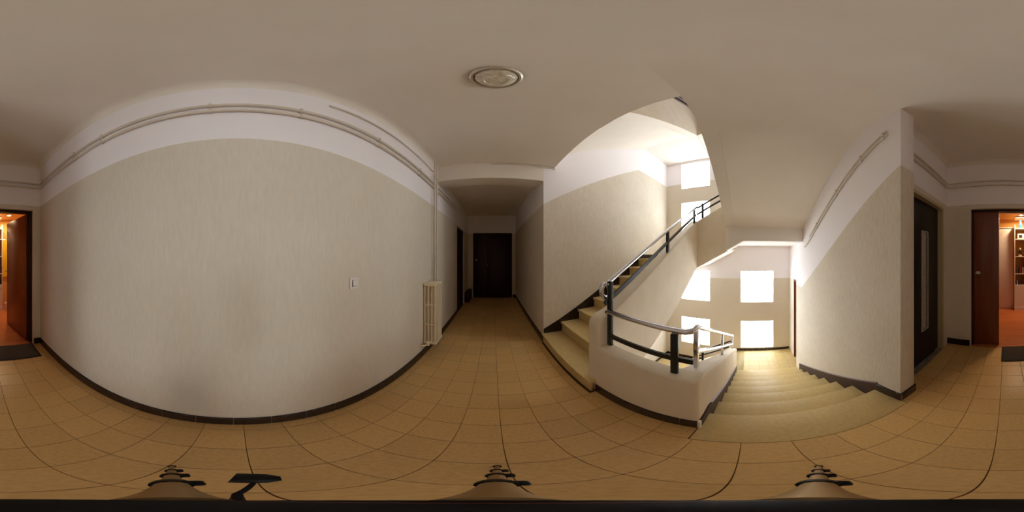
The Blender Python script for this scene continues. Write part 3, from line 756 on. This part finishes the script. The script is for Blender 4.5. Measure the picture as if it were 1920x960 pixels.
for row, (z, nm) in enumerate(((sh[4], 'upper'), (sh[5], 'lower'))):
    y = BY0+.03; k = 0
    while y < BY1-.05:
        wd = random.uniform(.024, .038); hh = random.uniform(.13, .17) if row == 0 else random.uniform(.085, .115)
        o = thing('book', '%s book, %s from the left on the %s book shelf' % (BOOKS[(k*5+row*2) % 6].name.split()[-1], ORD[k], nm), 'book', (-3.87, y+wd/2, z), 'books on the %s book shelf' % nm)
        m_ = MB(); m_.box(-3.95, -3.83, y+.003, y+wd-.004, z+.003, z+hh-.004); m_.build('pages', M['warm_white'], o)
        m_ = MB(); m_.box(-3.955, -3.82, y, y+.003, z+.0012, z+hh); m_.box(-3.955, -3.82, y+wd-.005, y+wd-.002, z+.0012, z+hh); m_.box(-3.825, -3.82, y, y+wd-.002, z+.0012, z+hh)
        m_.build('cover', BOOKS[(k*5+row*2) % 6], o)
        y += wd; k += 1
m_ = MB(); m_.box(-4.19, -4.17, .53, .80, .78, 1.72)
for i in range(6): m_.tube([(-4.165, .55+.045*i, .79), (-4.165, .55+.045*i, 1.71)], .018, 8)
o = thing('curtain', 'yellow curtain hanging beyond the bookcase', 'curtain', (-4.17, .66, .78)); m_.build('cloth', M['yellow'], o)
m_ = MB(); m_.tube([(-4.165, .51, 1.74), (-4.165, .82, 1.74)], .008, 8); m_.build('rod', M['chrome'], o)
o = thing('waste_bin', 'small white bin on the apartment floor near the open door', 'bin', (-3.75, .60, 0))
m_ = MB(); m_.lathe([(.055, 0), (.065, .20), (.068, .205), (.060, .205), (.05, .01)], (-3.75, .60, 0), 20); m_.build('bucket', M['warm_white'], o)
for i, (x, y, lab) in enumerate(((-3.68, .36, 'recessed warm downlight in the apartment ceiling above the bookcase'), (-3.66, .63, 'recessed warm downlight in the apartment ceiling near the open leaf'))):
    o = thing('downlight', lab, 'lamp', (x, y, 2.27))
    m_ = MB(); m_.lathe([(.05, 0), (.055, -.004), (.055, -.010), (.042, -.010), (.042, 0)], (x, y, 2.27), 24); m_.build('rim', M['chrome'], o)
    m_ = MB(); m_.lathe([(.0, -.004), (.042, -.004), (.042, -.002), (0, -.002)], (x, y, 2.27), 24); m_.build('lens', M['lamp_warm'], o)
    L = bpy.data.lights.new('downlight_lamp', 'AREA'); L.shape = 'DISK'; L.size = .09; L.energy = LAMP_LIGHT; L.color = (1, .72, .44)
    lo = bpy.data.objects.new('downlight_lamp', L); COL.objects.link(lo); lo.parent = o; lo.location = (0, 0, -.02)

# ------------------------------------------------------------------ the camera's own tripod
t = thing('tripod', 'black tripod with three splayed telescopic legs under the viewpoint', 'tripod', (0, 0, 0))
m_ = MB(); m_.lathe([(.008, 1.10), (.015, 1.095), (.016, 1.07), (.016, 1.05), (.017, 1.04), (.017, 1.00), (.014, .98)], (-.003, 0, 0), 24); m_.build('head', M['tripod_black'], t)
m_ = MB(); m_.lathe([(.0165, 1.05), (.0175, 1.052), (.0175, 1.058), (.0165, 1.06)], (-.003, 0, 0), 24); m_.build('ring', M['tripod_red'], t)
m_ = MB(); m_.lathe([(.012, .62), (.012, 1.02)], (0, 0, 0), 16); m_.build('column', M['tripod_black'], t)
m_ = MB(); m_.lathe([(.016, .98), (.022, .985), (.022, 1.015), (.016, 1.02)], (0, 0, 0), 20); m_.build('collar', M['tripod_black'], t)
for px in (322, 932, 1535):
    az = math.radians((px-925)/1920*360); ux, uy = math.cos(az), -math.sin(az)
    pt = lambda s: Vector((ux*(.020+.355*s), uy*(.020+.355*s), 1.0-.985*s))
    m_ = MB(); m_.tube([pt(0), pt(.20)], .0095, 10); m_.tube([pt(.2), pt(.40)], .008, 10); m_.tube([pt(.4), pt(.62)], .007, 10); m_.tube([pt(.62), pt(.985)], .006, 10)
    lg = m_.build('leg', M['tripod_leg'], t)
    for s, r in ((.20, .0128), (.40, .0122), (.62, .0112)):
        k = MB(); k.tube([pt(s-.018), pt(s+.018)], r, 12); p_ = pt(s); k.bar(p_ - Vector((-uy, ux, 0))*r*.6, p_ - Vector((-uy, ux, 0))*(r+.006), .014, .022, bevel=.003)
        k.build('clamp', M['tripod_black'], lg)
    k = MB(); k.tube([pt(.975), pt(1.0)], [.010, .0115], 12); k.build('rubber_foot', M['tripod_black'], lg)
def pol(px, dep, depth):
    az = math.radians((px-925)/1920*360); r = depth/math.tan(math.radians(dep)); return Vector((r*math.cos(az), -r*math.sin(az), H-depth))
a, b = pol(437, 78.0, .45), pol(527, 78.2, .45)
m_ = MB(); m_.tube([a, a*.7+b*.3, a*.3+b*.7, b], [.0135, .0135, .0125, .006], 12); m_.tube([(0, .012, .88), (0, .05, .872), (a+b)/2], .0018, 8); m_.build('crank_handle', M['tripod_black'], t)
